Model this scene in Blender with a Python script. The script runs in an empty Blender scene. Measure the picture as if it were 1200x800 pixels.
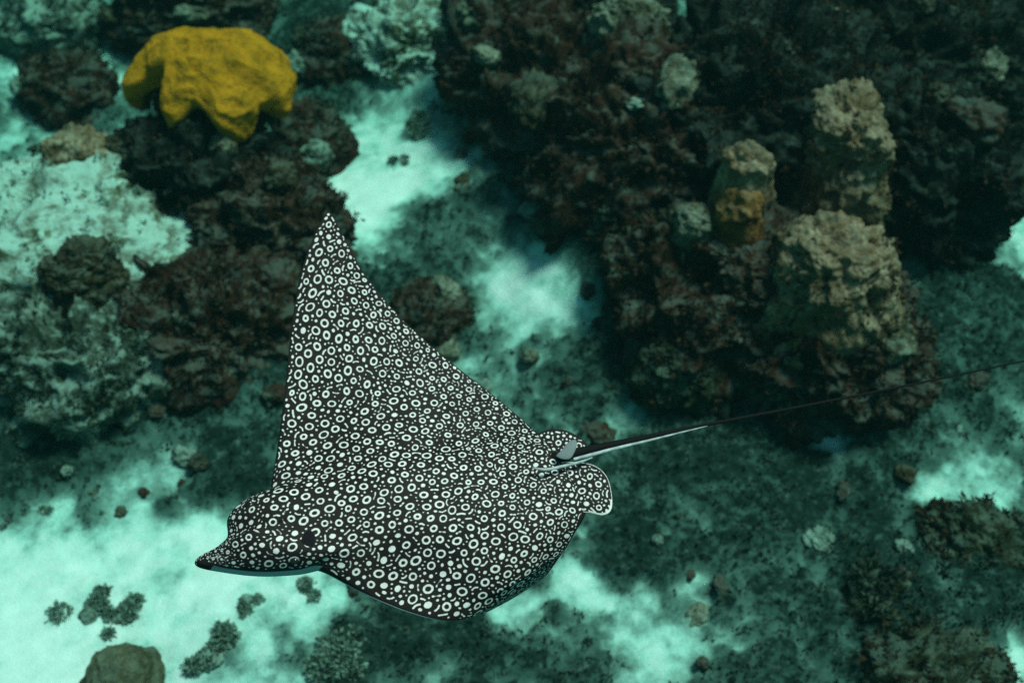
import bpy, math, random
import numpy as np
from mathutils import Vector

random.seed(7)
RNG = np.random.default_rng(7)
R = math.radians
scene = bpy.context.scene
col = scene.collection

# ------------------------------------------------------------------ camera
CAM_H = 3.6
PITCH = 52.0                      # degrees below the horizontal
FPX = 1348.0                      # focal length in pixels of a 1200 px wide picture
cam_d = bpy.data.cameras.new('camera')
cam = bpy.data.objects.new('camera', cam_d)
col.objects.link(cam)
cam.location = (0, 0, CAM_H)
cam.rotation_euler = (R(90 - PITCH), 0, 0)
cam_d.sensor_width = 36.0
cam_d.lens = 36.0 * FPX / 1200.0
cam_d.clip_start = 0.05
cam_d.clip_end = 200.0
cam_d.dof.use_dof = True
cam_d.dof.focus_distance = 2.25
cam_d.dof.aperture_fstop = 2.8
scene.camera = cam

# ------------------------------------------------------------------ sky and sun
SUN_EL, SUN_AZ = 67.0, 66.0       # azimuth clockwise from +Y: beyond the reef and to one side
world = bpy.data.worlds.new('World')
scene.world = world
world.use_nodes = True
wn = world.node_tree.nodes
bg = wn['Background']
sky = wn.new('ShaderNodeTexSky')
sky.sky_type = 'NISHITA'
sky.sun_disc = False
sky.sun_elevation = R(SUN_EL)
sky.sun_rotation = R(SUN_AZ)
world.node_tree.links.new(sky.outputs[0], bg.inputs[0])
bg.inputs[1].default_value = 0.075
sun_d = bpy.data.lights.new('sun', 'SUN')
sun_d.energy = 4.2
sun_d.angle = R(16)
sun_d.color = (1.0, 0.79, 0.78)
sun = bpy.data.objects.new('sun', sun_d)
col.objects.link(sun)
sdir = Vector((math.sin(R(SUN_AZ)) * math.cos(R(SUN_EL)), math.cos(R(SUN_AZ)) * math.cos(R(SUN_EL)), math.sin(R(SUN_EL))))
sun.rotation_euler = (-sdir).to_track_quat('-Z', 'Y').to_euler()

scene.view_settings.view_transform = 'Standard'
scene.view_settings.look = 'None'
scene.view_settings.gamma = 1.0
scene.view_settings.exposure = 0.22
scene.cycles.use_denoising = False
scene.cycles.max_bounces = 6
scene.cycles.volume_bounces = 1
scene.cycles.transparent_max_bounces = 8

# ------------------------------------------------------------------ pixel helpers (photo pixels give directions only)
CAM = np.array([0.0, 0.0, CAM_H])
FWD = np.array([0.0, math.cos(R(PITCH)), -math.sin(R(PITCH))])
UPV = np.array([0.0, math.sin(R(PITCH)), math.cos(R(PITCH))])
RGT = np.array([1.0, 0.0, 0.0])


def ray_dir(px, py):
    px = np.asarray(px, float)[..., None]
    py = np.asarray(py, float)[..., None]
    return FWD + (px - 600.0) / FPX * RGT - (py - 400.0) / FPX * UPV


def at_depth(px, py, d):
    return CAM + ray_dir(px, py) * np.asarray(d, float)[..., None]


def on_plane(px, py, z=0.0):
    r = ray_dir(px, py)
    k = (z - CAM_H) / r[..., 2]
    return CAM + r * k[..., None], k      # point and depth along the view axis


# ------------------------------------------------------------------ noise
def _hash(ix, iy, iz, seed):
    h = (ix.astype(np.int64) * 374761393 + iy.astype(np.int64) * 668265263 + iz.astype(np.int64) * 2147483647 + seed * 974711) & 0xffffffff
    h = ((h ^ (h >> 13)) * 1274126177) & 0xffffffff
    h = ((h ^ (h >> 16)) * 2246822519) & 0xffffffff
    return ((h ^ (h >> 15)) & 0xffffff) / float(0xffffff)


def vnoise(p, seed=0):
    i = np.floor(p)
    f = p - i
    u = f * f * f * (f * (f * 6 - 15) + 10)
    i = i.astype(np.int64)
    out = 0
    for dx in (0, 1):
        wx = u[:, 0] if dx else 1 - u[:, 0]
        for dy in (0, 1):
            wy = u[:, 1] if dy else 1 - u[:, 1]
            for dz in (0, 1):
                wz = u[:, 2] if dz else 1 - u[:, 2]
                out = out + wx * wy * wz * _hash(i[:, 0] + dx, i[:, 1] + dy, i[:, 2] + dz, seed)
    return out * 2 - 1


def fbm(p, octaves=4, seed=0, gain=0.5, lac=2.03):
    a, s, t = 1.0, 0.0, 0.0
    for k in range(octaves):
        s = s + a * vnoise(p + 17.3 * k, seed + k)
        t += a
        a *= gain
        p = p * lac
    return s / t


def billow(p, octaves=3, seed=0):
    a, s, t = 1.0, 0.0, 0.0
    for k in range(octaves):
        s = s + a * (1 - 2 * np.abs(vnoise(p + 9.1 * k, seed + k)))
        t += a
        a *= 0.5
        p = p * 2.1
    return s / t


def worley(p, seed=0):
    i = np.floor(p).astype(np.int64)
    best = np.full(len(p), 9.0)
    for dx in (-1, 0, 1):
        for dy in (-1, 0, 1):
            for dz in (-1, 0, 1):
                c = i + np.array([dx, dy, dz])
                q = np.stack([_hash(c[:, 0], c[:, 1], c[:, 2], seed + k) for k in (1, 2, 3)], 1) + c
                best = np.minimum(best, ((p - q) ** 2).sum(1))
    return np.sqrt(best)


def smooth(e0, e1, x):
    t = np.clip((x - e0) / (e1 - e0), 0, 1)
    return t * t * (3 - 2 * t)


# ------------------------------------------------------------------ mesh helpers
def mesh_np(name, co, faces, mat, smoothing=True, attrs=None):
    """faces: (n,3) or (n,4) integer array"""
    co = np.asarray(co, np.float32)
    faces = np.asarray(faces, np.int32)
    me = bpy.data.meshes.new(name)
    n, k = faces.shape
    me.vertices.add(len(co))
    me.vertices.foreach_set('co', co.ravel())
    me.loops.add(n * k)
    me.loops.foreach_set('vertex_index', faces.ravel())
    me.polygons.add(n)
    me.polygons.foreach_set('loop_start', np.arange(0, n * k, k, dtype=np.int32))
    me.polygons.foreach_set('use_smooth', np.full(n, smoothing))
    me.update(calc_edges=True)
    for nm, v in (attrs or {}).items():
        a = me.attributes.new(nm, 'FLOAT', 'POINT')
        a.data.foreach_set('value', np.asarray(v, np.float32).ravel())
    if mat:
        me.materials.append(mat)
    return me


def add(name, me, parent=None, label=None, cat=None, group=None, kind=None, loc=None):
    o = bpy.data.objects.new(name, me)
    col.objects.link(o)
    if parent:
        o.parent = parent
    if loc is not None:
        o.location = loc
    if label:
        o['label'] = label
    if cat:
        o['category'] = cat
    if group:
        o['group'] = group
    if kind:
        o['kind'] = kind
    return o


def grid_faces(a, b, wrap_b=False):
    i = np.arange(a - 1)[:, None]
    j = np.arange(b if wrap_b else b - 1)[None, :]
    j2 = (j + 1) % b
    f = np.stack([i * b + j, i * b + j2, (i + 1) * b + j2, (i + 1) * b + j], -1)
    return f.reshape(-1, 4)


def vertex_normals(co, faces):
    n = np.zeros_like(co)
    a = co[faces[:, 0]]
    fn = np.cross(co[faces[:, 1]] - a, co[faces[:, 2]] - a)
    for k in range(faces.shape[1]):
        np.add.at(n, faces[:, k], fn)
    return n / np.maximum(np.linalg.norm(n, axis=1, keepdims=True), 1e-9)


# ------------------------------------------------------------------ materials
def new_mat(name, rough=1.0, spec=0.02):
    m = bpy.data.materials.new(name)
    m.use_nodes = True
    b = m.node_tree.nodes['Principled BSDF']
    b.inputs['Roughness'].default_value = rough
    b.inputs['Specular IOR Level'].default_value = spec
    return m, m.node_tree.nodes, m.node_tree.links, b


def ramp(nodes, stops):
    r = nodes.new('ShaderNodeValToRGB')
    e = r.color_ramp.elements
    while len(e) < len(stops):
        e.new(0.5)
    for el, (p, c) in zip(e, stops):
        el.position = p
        el.color = (*c, 1)
    return r


def noise_node(nodes, links, coord, scale, detail=4, rough=0.6):
    n = nodes.new('ShaderNodeTexNoise')
    n.inputs['Scale'].default_value = scale
    n.inputs['Detail'].default_value = detail
    n.inputs['Roughness'].default_value = rough
    links.new(coord, n.inputs['Vector'])
    return n


def mix_col(nodes, links, fac, a, b):
    m = nodes.new('ShaderNodeMix')
    m.data_type = 'RGBA'
    for sock, v in ((m.inputs[0], fac), (m.inputs[6], a), (m.inputs[7], b)):
        if isinstance(v, (int, float)):
            sock.default_value = v
        elif isinstance(v, tuple):
            sock.default_value = (*v, 1)
        else:
            links.new(v, sock)
    return m.outputs[2]


def math_node(nodes, links, op, a, b=None, clamp=False):
    m = nodes.new('ShaderNodeMath')
    m.operation = op
    m.use_clamp = clamp
    for k, v in enumerate((a, b)):
        if v is None:
            continue
        if isinstance(v, (int, float)):
            m.inputs[k].default_value = v
        else:
            links.new(v, m.inputs[k])
    return m.outputs[0]


def attr(nodes, name):
    a = nodes.new('ShaderNodeAttribute')
    a.attribute_name = name
    return a.outputs['Fac']


def bump(nodes, links, bsdf, height, strength, dist):
    b = nodes.new('ShaderNodeBump')
    b.inputs['Strength'].default_value = strength
    b.inputs['Distance'].default_value = dist
    links.new(height, b.inputs['Height'])
    links.new(b.outputs[0], bsdf.inputs['Normal'])


def rock_mat(name, stops, scale=6.0, sediment=0.0, sed_col=(0.42, 0.52, 0.45), fine=0.35):
    """encrusted reef rock: blotches of turf, crust and bare limestone, sand dust lying on level faces"""
    m, nd, lk, b = new_mat(name)
    geo = nd.new('ShaderNodeNewGeometry')
    pos = geo.outputs['Position']
    n1 = noise_node(nd, lk, pos, scale, 5, 0.65)
    n2 = noise_node(nd, lk, pos, scale * 6.5, 3, 0.7)
    v = math_node(nd, lk, 'ADD', n1.outputs[0], math_node(nd, lk, 'MULTIPLY', math_node(nd, lk, 'SUBTRACT', n2.outputs[0], 0.5), fine))
    c = ramp(nd, stops)
    lk.new(v, c.inputs[0])
    out = c.outputs[0]
    if sediment > 0:
        sx = nd.new('ShaderNodeSeparateXYZ')
        lk.new(geo.outputs['True Normal'], sx.inputs[0])
        n3 = noise_node(nd, lk, pos, 9.0, 5, 0.7)
        f = math_node(nd, lk, 'ADD', sx.outputs[2], math_node(nd, lk, 'MULTIPLY', math_node(nd, lk, 'SUBTRACT', n3.outputs[0], 0.5), 2.2))
        mr = nd.new('ShaderNodeMapRange')
        mr.inputs['From Min'].default_value = 0.62
        mr.inputs['From Max'].default_value = 1.02
        mr.inputs['To Max'].default_value = sediment
        lk.new(f, mr.inputs['Value'])
        out = mix_col(nd, lk, mr.outputs[0], out, sed_col)
    lk.new(out, b.inputs['Base Color'])
    bump(nd, lk, b, n2.outputs[0], 0.6, 0.02)
    return m


def algae_mat(name, dark, light):
    m, nd, lk, b = new_mat(name, 0.9, 0.04)
    lk.new(mix_col(nd, lk, attr(nd, 'tint'), dark, light), b.inputs['Base Color'])
    return m


BROWN = (0.030, 0.012, 0.008)
RUST = (0.070, 0.032, 0.018)
DKGREEN = (0.018, 0.024, 0.016)
OLIVE = (0.10, 0.10, 0.05)
GREYT = (0.20, 0.20, 0.16)
PALE = (0.52, 0.52, 0.44)
TAN = (0.30, 0.20, 0.10)

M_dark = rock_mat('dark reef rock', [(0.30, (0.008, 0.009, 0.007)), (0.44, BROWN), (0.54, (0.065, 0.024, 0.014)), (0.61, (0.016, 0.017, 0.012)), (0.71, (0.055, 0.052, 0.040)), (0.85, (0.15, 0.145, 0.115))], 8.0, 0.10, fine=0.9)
M_black = rock_mat('blackish algal rock', [(0.30, (0.004, 0.006, 0.005)), (0.46, (0.010, 0.008, 0.006)), (0.58, (0.012, 0.014, 0.011)), (0.70, (0.032, 0.036, 0.029)), (0.85, (0.10, 0.11, 0.09))], 8.0, 0.04, fine=1.0)  # darkest of the rock colours, nearly black with little pale crust
M_olive = rock_mat('olive brown coral', [(0.28, (0.008, 0.011, 0.008)), (0.45, (0.020, 0.022, 0.013)), (0.62, (0.042, 0.040, 0.022)), (0.8, (0.10, 0.10, 0.065))], 14.0, 0.12, fine=0.9)
M_mott = rock_mat('mottled limestone', [(0.30, (0.012, 0.016, 0.012)), (0.44, (0.045, 0.052, 0.036)), (0.57, (0.11, 0.125, 0.10)), (0.75, (0.27, 0.29, 0.24))], 8.0, 0.35, fine=0.6)
M_pale = rock_mat('sandy limestone', [(0.28, DKGREEN), (0.40, OLIVE), (0.50, GREYT), (0.66, (0.40, 0.46, 0.39))], 7.0, 0.97)
M_tan = rock_mat('tan coral', [(0.28, BROWN), (0.40, (0.13, 0.075, 0.035)), (0.52, (0.19, 0.105, 0.062)), (0.70, (0.36, 0.24, 0.155))], 10.0, 0.10, fine=0.7)
M_orange = rock_mat('orange brown coral', [(0.30, BROWN), (0.45, (0.14, 0.06, 0.02)), (0.62, (0.26, 0.11, 0.035)), (0.8, TAN)], 12.0, 0.1)
M_grey = rock_mat('grey coral', [(0.28, DKGREEN), (0.42, (0.07, 0.055, 0.032)), (0.56, (0.15, 0.125, 0.085)), (0.75, (0.30, 0.27, 0.20))], 12.0, 0.15, fine=0.8)
M_brownc = rock_mat('brown coral', [(0.28, DKGREEN), (0.45, (0.030, 0.021, 0.012)), (0.62, (0.060, 0.041, 0.021)), (0.8, (0.12, 0.09, 0.05))], 16.0, 0.1, fine=0.8)
M_alg_br = algae_mat('brown algae', (0.009, 0.006, 0.004), (0.060, 0.030, 0.017))
M_alg_gr = algae_mat('green algae', (0.009, 0.014, 0.010), (0.060, 0.070, 0.050))
M_alg_lt = algae_mat('pale green algae', (0.07, 0.10, 0.08), (0.22, 0.28, 0.22))

# ------------------------------------------------------------------ seabed
# patches of algal cover (+) and clean sand (-): photo pixel of the centre, pixel radii, weight
PATCH = [
    # clean sand
    (70, 720, 250, 110, -1.3), (210, 560, 90, 70, -1.0), (290, 640, 90, 60, -0.9), (40, 780, 200, 80, -1.0),
    (455, 200, 95, 62, -1.2), (430, 255, 60, 40, -0.9), (618, 372, 66, 58, -1.15), (560, 330, 40, 30, -0.25),
    (960, 515, 45, 30, -1.3), (1015, 540, 40, 40, -0.35), (1185, 240, 45, 60, -1.4), (1190, 150, 25, 50, -1.0), (1165, 320, 45, 45, -0.8),
    (1150, 580, 60, 30, -1.1), (1185, 500, 30, 60, -0.4), (1165, 765, 60, 24, -1.4), (705, 700, 62, 30, -0.95), (810, 750, 55, 45, -0.95),
    (850, 690, 40, 20, -0.75), (590, 735, 55, 26, -0.8), (480, 782, 60, 24, -0.8), (380, 720, 50, 26, -0.5), (660, 600, 80, 60, -0.2),
    (1010, 640, 26, 60, -0.6), (950, 560, 60, 30, -0.3), (60, 50, 100, 60, -0.6), (20, 150, 60, 60, -0.3), (135, 100, 40, 22, -0.5),
    (490, 60, 60, 60, -0.7), (520, 110, 50, 40, -0.4), (1100, 420, 80, 60, -0.25),
    # algae and rubble
    (250, 552, 72, 52, 1.5), (300, 520, 40, 26, 0.5), (880, 600, 160, 80, 0.9), (1060, 690, 110, 70, 0.7), (960, 720, 70, 60, 0.4), (560, 300, 80, 36, 0.10),
    (500, 370, 60, 50, 0.30), (670, 250, 60, 60, 0.45), (430, 762, 70, 36, 0.7), (540, 775, 80, 30, 0.6), (640, 770, 60, 26, 0.4),
    (740, 650, 60, 30, 0.5), (60, 520, 120, 50, 0.8), (10, 590, 40, 26, 0.6), (250, 775, 26, 26, 0.8), (330, 760, 20, 20, 0.4), (720, 770, 40, 30, 0.4),
    (420, 100, 50, 34, 0.4), (380, 30, 60, 40, 0.5), (590, 60, 60, 80, 0.8), (1080, 600, 40, 40, 0.3), (930, 780, 90, 30, 0.5), (1080, 480, 60, 40, 0.3),
    (715, 345, 30, 50, 0.5), (640, 440, 60, 40, 0.5), (590, 270, 60, 40, 0.1), (520, 260, 90, 40, -0.25), (700, 260, 50, 60, 0.5), (700, 450, 60, 40, 0.6), (905, 470, 60, 30, 0.5),
    (635, 190, 60, 110, 0.8), (600, 120, 40, 60, 0.5), (1085, 330, 60, 60, 0.7), (1115, 420, 70, 50, 0.5), (1180, 400, 40, 40, 0.3), (60, 480, 160, 40, 0.7),
    (240, 470, 90, 30, 0.5), (780, 620, 80, 50, 0.4), (1000, 590, 50, 40, 0.3), (330, 470, 40, 30, 0.3),
    (470, 200, 12, 9, 0.9), (500, 162, 20, 12, 0.8),
]
PW = []
for (px, py, rx, ry, w) in PATCH:
    c, k = on_plane(px, py, 0.0)
    sl = float(k)
    ang = math.asin(-float((ray_dir(px, py) / np.linalg.norm(ray_dir(px, py)))[2]))
    PW.append((c[0], c[1], rx * sl / FPX, ry * sl / FPX / math.sin(ang), w))

MOUND = []
for (px, py, rx, ry, h) in [(850, 200, 330, 250, 0.34), (200, 330, 230, 150, 0.20), (1130, 680, 90, 60, 0.10), (600, 40, 90, 120, 0.15), (480, 50, 80, 60, 0.12)]:
    c, k = on_plane(px, py, 0.1)
    MOUND.append((c[0], c[1], rx * float(k) / FPX, ry * float(k) / FPX / 0.8, h))


def seabed_fields(x, y):
    p = np.stack([x, y, np.zeros_like(x)], 1)
    wob = np.stack([fbm(p * 2.2, 3, 31), fbm(p * 2.2, 3, 41)], 1) * 0.16 + np.stack([fbm(p * 9, 2, 51), fbm(p * 9, 2, 61)], 1) * 0.05
    xx, yy = x + wob[:, 0], y + wob[:, 1]
    a = np.full(len(x), 0.55)
    for (cx, cy, rx, ry, w) in PW:
        a = a + w * np.exp(-(((xx - cx) / rx) ** 2 + ((yy - cy) / ry) ** 2) ** 1.5)
    a = a + 0.22 * smooth(0.3, 1.8, x)  # cover rises to the right: light falloff over the floor painted as colour
    a = np.clip(a, -0.75, 0.95)
    n = fbm(p * 5.0, 5, 3, 0.62)
    n2 = fbm(p * 19.0, 3, 13, 0.65)
    n3 = fbm(p * 48.0, 2, 23, 0.6)
    near_ = smooth(9.0, 4.5, np.hypot(x, y - 3.5))       # the sheet gets coarse far off: only broad patches there
    raw = a + (0.80 * n + 0.55 * n2) * near_ + 0.9 * fbm(p * 0.9, 3, 71) * (1 - near_)
    m = smooth(0.12, 0.88, raw + 0.30 * n3)
    z = 0.05 * fbm(p * 0.8, 3, 5) + 0.006 * fbm(p * 14, 3, 8)
    for (cx, cy, rx, ry, h) in MOUND:
        z = z + h * np.exp(-(((xx - cx) / rx) ** 2 + ((yy - cy) / ry) ** 2) ** 1.6)
    lump = 0.5 + 0.5 * billow(p * 7.5, 3, 77)
    z = z + m * (0.012 + 0.055 * lump) * near_ + 0.02 * np.clip(a, 0, 1) * fbm(p * 4, 3, 9)
    return z, m, raw


def axis_coords(lo, hi, step, far):
    mid = np.arange(lo, hi + 1e-6, step)
    out = [hi]
    s = step
    while out[-1] < far:
        s *= 1.16
        out.append(out[-1] + s)
    right = np.array(out[1:])
    out = [lo]
    s = step
    while out[-1] > -far:
        s *= 1.16
        out.append(out[-1] - s)
    return np.concatenate([np.array(out[1:])[::-1], mid, right])


gx = axis_coords(-3.4, 3.6, 0.0145, 22.0)
gy = axis_coords(0.9, 6.3, 0.0145, 24.0)
X, Y = np.meshgrid(gx, gy)
sx_, sy_ = X.ravel(), Y.ravel()
sz_, sm_, sa_ = seabed_fields(sx_, sy_)
m, nd, lk, b = new_mat('seabed sand and turf')
pos = nd.new('ShaderNodeNewGeometry').outputs['Position']
ng = noise_node(nd, lk, pos, 120.0, 3, 0.7)
nb = noise_node(nd, lk, pos, 14.0, 5, 0.7)
sand = ramp(nd, [(0.32, (0.20, 0.32, 0.28)), (0.46, (0.39, 0.57, 0.50)), (0.62, (0.54, 0.76, 0.67))])
lk.new(math_node(nd, lk, 'ADD', math_node(nd, lk, 'MULTIPLY', ng.outputs[0], 0.45), math_node(nd, lk, 'MULTIPLY', nb.outputs[0], 0.55)), sand.inputs[0])
turf = ramp(nd, [(0.30, (0.004, 0.010, 0.008)), (0.46, (0.010, 0.022, 0.018)), (0.57, (0.020, 0.036, 0.029)), (0.74, (0.12, 0.16, 0.135))])
nt = noise_node(nd, lk, pos, 26.0, 5, 0.72)
lk.new(nt.outputs[0], turf.inputs[0])
cl = nd.new('ShaderNodeMapRange')
cl.inputs['From Min'].default_value = -0.15
cl.inputs['From Max'].default_value = -0.85
lk.new(attr(nd, 'algae'), cl.inputs['Value'])
sandc = mix_col(nd, lk, cl.outputs[0], sand.outputs[0], mix_col(nd, lk, nb.outputs[0], (0.54, 0.57, 0.52), (1.0, 0.95, 0.92)))
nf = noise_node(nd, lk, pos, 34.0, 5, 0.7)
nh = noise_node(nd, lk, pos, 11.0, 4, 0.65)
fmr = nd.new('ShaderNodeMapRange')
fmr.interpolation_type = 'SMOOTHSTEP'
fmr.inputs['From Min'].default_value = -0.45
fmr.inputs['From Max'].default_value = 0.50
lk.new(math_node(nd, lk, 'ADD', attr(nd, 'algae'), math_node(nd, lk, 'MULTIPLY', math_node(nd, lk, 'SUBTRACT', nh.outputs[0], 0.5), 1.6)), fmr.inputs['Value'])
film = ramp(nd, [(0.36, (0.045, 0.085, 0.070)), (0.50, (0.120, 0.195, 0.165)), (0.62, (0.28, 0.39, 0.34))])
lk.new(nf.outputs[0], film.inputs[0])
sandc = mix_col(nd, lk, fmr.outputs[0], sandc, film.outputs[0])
cov = math_node(nd, lk, 'ADD', attr(nd, 'algae'), math_node(nd, lk, 'MULTIPLY', math_node(nd, lk, 'SUBTRACT', nf.outputs[0], 0.5), 3.0))
cmr = nd.new('ShaderNodeMapRange')
cmr.interpolation_type = 'SMOOTHSTEP'
cmr.inputs['From Min'].default_value = 0.12
cmr.inputs['From Max'].default_value = 1.05
lk.new(cov, cmr.inputs['Value'])
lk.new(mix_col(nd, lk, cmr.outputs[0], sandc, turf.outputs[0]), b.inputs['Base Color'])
bump(nd, lk, b, ng.outputs[0], 0.5, 0.012)
M_seabed = m
me = mesh_np('seabed', np.stack([sx_, sy_, sz_], 1), grid_faces(len(gy), len(gx)), M_seabed, True, {'algae': sa_})  # algae holds the real cover plus the painted falloff
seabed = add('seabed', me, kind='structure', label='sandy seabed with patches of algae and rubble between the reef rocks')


def ground_z(x, y):
    return float(seabed_fields(np.array([x]), np.array([y]))[0][0])


# ------------------------------------------------------------------ algae tufts
def tuft_mesh(name, pts, nrm, size, blades, mat, rng, spread=0.75, width=0.26):
    n = len(pts)
    P = np.repeat(pts, blades, 0)
    N = np.repeat(nrm, blades, 0)
    S = np.repeat(size, blades)[:, None] * rng.uniform(0.5, 1.15, (n * blades, 1))
    T = np.repeat(rng.uniform(0, 1, n), blades) * 0.7 + rng.uniform(0, 0.3, n * blades)
    d = N + rng.normal(0, spread, N.shape)
    d /= np.linalg.norm(d, axis=1, keepdims=True)
    s = np.cross(d, rng.normal(0, 1, N.shape))
    s /= np.maximum(np.linalg.norm(s, axis=1, keepdims=True), 1e-6)
    b0 = P + rng.normal(0, 1, P.shape) * S * 0.25 - N * S * 0.1
    w = S * width
    v = np.stack([b0, b0 + d * S * 0.55 + s * w, b0 + d * S + s * w * 0.15 + N * S * 0.05, b0 + d * S * 0.6 - s * w], 1).reshape(-1, 3)
    f = np.arange(len(v)).reshape(-1, 4)
    return mesh_np(name, v, f, mat, True, {'tint': np.repeat(T, 4)})


sel = np.where((np.abs(sx_) < 3.3) & (sy_ > 1.0) & (sy_ < 6.2))[0]
pick = RNG.choice(sel, 52000, replace=False)
pick = pick[RNG.uniform(0, 1, len(pick)) < np.clip(sm_[pick], 0, 1) * 0.62]
tp = np.stack([sx_[pick], sy_[pick], sz_[pick]], 1) + RNG.normal(0, 0.006, (len(pick), 3)) * np.array([1, 1, 0])
me = tuft_mesh('algae_turf', tp, np.tile([0, 0, 1.0], (len(tp), 1)), RNG.uniform(0.010, 0.026, len(tp)), 5, M_alg_gr, RNG)
add('algae_turf', me, kind='stuff', label='short dark green algae turf growing over the sandy seabed', cat='algae')

# ------------------------------------------------------------------ rocks and corals
_ico = {}


def ico(level):
    if level not in _ico:
        import bmesh
        bm = bmesh.new()
        bmesh.ops.create_icosphere(bm, subdivisions=level, radius=1.0)
        co = np.array([v.co[:] for v in bm.verts])
        fa = np.array([[v.index for v in f.verts] for f in bm.faces])
        bm.free()
        _ico[level] = (co, fa)
    return _ico[level]


def rock_shape(rad, seed, big=0.28, mid=0.10, fine=0.03, knob=0.0, knob_f=9.0, level=5, boxy=0.0, reach=0.0, flare=0.6):
    """rad in metres; a craggy closed lump with its own overhangs; returns local coords and faces"""
    n, fa = ico(level)
    rad = np.array(rad, float)
    rm = float(rad.mean())
    k = 1.0
    if boxy:
        k = (np.abs(n) ** (2 + 3 * boxy)).sum(1) ** (-1.0 / (2 + 3 * boxy))
    p = n * rad * (k[:, None] if boxy else 1.0)
    if reach > rad[2]:
        p[:, 2] = np.where(p[:, 2] < 0, p[:, 2] * reach / rad[2], p[:, 2])
        fl = np.clip(-p[:, 2] / reach, 0, 1)
        p[:, :2] *= (1 + flare * fl ** 0.8)[:, None]
    q = p + 31.7 * seed
    d = big * rm * fbm(q * (1.1 / rm), 3, seed) + mid * rm * billow(q * (3.2 / rm), 3, seed + 5) + fine * rm * billow(q * (10.0 / rm), 2, seed + 9)
    if knob:
        d = d + knob * (0.6 - worley(q * knob_f, seed + 3))
    # sideways warp, so that faces overhang
    w = np.stack([fbm(q * (2.2 / rm), 2, seed + 20 + a) for a in range(3)], 1) * rm * 0.13
    return p + n * d[:, None] + w, fa


ROCKS = []      # dark rocks that carry small corals


def place_rock(name, px, py, rx, ry, zc, mat, label, cat, seed, depth=1.0, algae=0.0, alg_mat=None, alg_size=0.021, group=None, **kw):
    """px, py is where the middle of the lump shows; zc its height above the seabed datum"""
    c, k = on_plane(px, py, zc)
    s = float(k) / FPX
    rad = (rx * s, 0.5 * (rx + ry) * s * depth, ry * s)
    g = ground_z(c[0], c[1])
    co, fa = rock_shape(rad, seed, reach=max(0.0, c[2] - g) + 0.06, flare=0.85 if cat == 'coral' else 0.6, **kw)      # feet reach into the seabed
    me = mesh_np(name, co, fa, mat, True)
    o = add(name, me, label=label, cat=cat, group=group, loc=tuple(c))
    if algae > 0:
        nr = vertex_normals(co, fa)
        rng = np.random.default_rng(seed + 1000)
        area = 4.2 * rad[0] * max(rad[1], 0.1) * 1.6
        cnt = int(min(7000, 2300 * algae * area))
        up = np.where((nr[:, 2] > -0.35) & (co[:, 2] + c[2] > g - 0.02))[0]
        if len(up) > 10 and cnt > 5:
            cl = fbm(co[up] * 7.0 + seed, 3, seed + 2)
            pr = np.clip(0.5 + 1.4 * cl, 0.03, 1) * (np.clip(1.3 - 1.2 * co[up, 2] / rad[2], 0.08, 2.0) if cat == 'coral' else 1.0)
            ids = rng.choice(up, cnt, p=pr / pr.sum())
            pts = co[ids] + rng.normal(0, 0.008, (cnt, 3))
            tm = tuft_mesh('algae_turf', pts, nr[ids], rng.uniform(0.5, 1.3, cnt) * alg_size, 5, alg_mat or M_alg_br, rng, 0.85)
            add('algae_turf', tm, parent=o, kind='stuff')
    if cat == 'rock' and mat in (M_dark, M_black):
        ROCKS.append((seed, c, rad, co, vertex_normals(co, fa)))
    return o


DK = dict(big=0.36, mid=0.30, fine=0.10, level=6)
MD = dict(big=0.30, mid=0.20, fine=0.07, level=5)
KN = dict(big=0.20, mid=0.12, fine=0.06, knob=0.034, knob_f=24.0, level=6)

# --- the great dark reef
place_rock('reef_rock', 640, 120, 105, 110, 0.15, M_dark, 'dark brown algal rock at the reef edge beside the pale sand slope', 'rock', 11, algae=0.8, **DK)
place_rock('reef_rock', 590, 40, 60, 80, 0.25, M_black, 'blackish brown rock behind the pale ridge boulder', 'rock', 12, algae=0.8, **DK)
place_rock('reef_rock', 760, 190, 130, 110, 0.30, M_dark, 'broad dark reef rock carrying two grey coral heads', 'rock', 13, algae=0.8, **DK)
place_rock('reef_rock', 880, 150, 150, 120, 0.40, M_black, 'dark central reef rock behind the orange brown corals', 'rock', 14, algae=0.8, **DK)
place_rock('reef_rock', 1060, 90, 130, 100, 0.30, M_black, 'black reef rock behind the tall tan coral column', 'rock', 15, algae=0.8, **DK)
place_rock('reef_rock', 1075, 240, 85, 130, 0.20, M_black, 'steep blackish rock flank facing the sand channel', 'rock', 16, algae=0.7, **DK)
place_rock('reef_rock', 838, 350, 122, 105, 0.20, M_dark, 'wide brown algal rock above the tail of the ray', 'rock', 17, algae=0.8, **DK)
place_rock('reef_rock', 955, 400, 115, 85, 0.22, M_dark, 'brown mottled rock under the big rounded tan coral', 'rock', 18, algae=0.7, **DK)
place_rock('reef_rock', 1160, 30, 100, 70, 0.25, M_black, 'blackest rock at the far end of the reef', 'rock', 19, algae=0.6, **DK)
place_rock('reef_rock', 730, 345, 46, 50, 0.08, M_dark, 'low brown rock beside the speckled rubble patch', 'rock', 20, algae=0.8, **MD)
place_rock('reef_rock', 700, 20, 70, 50, 0.40, M_black, 'dark rock behind the pale green topped coral', 'rock', 21, algae=0.8, **DK)

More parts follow.
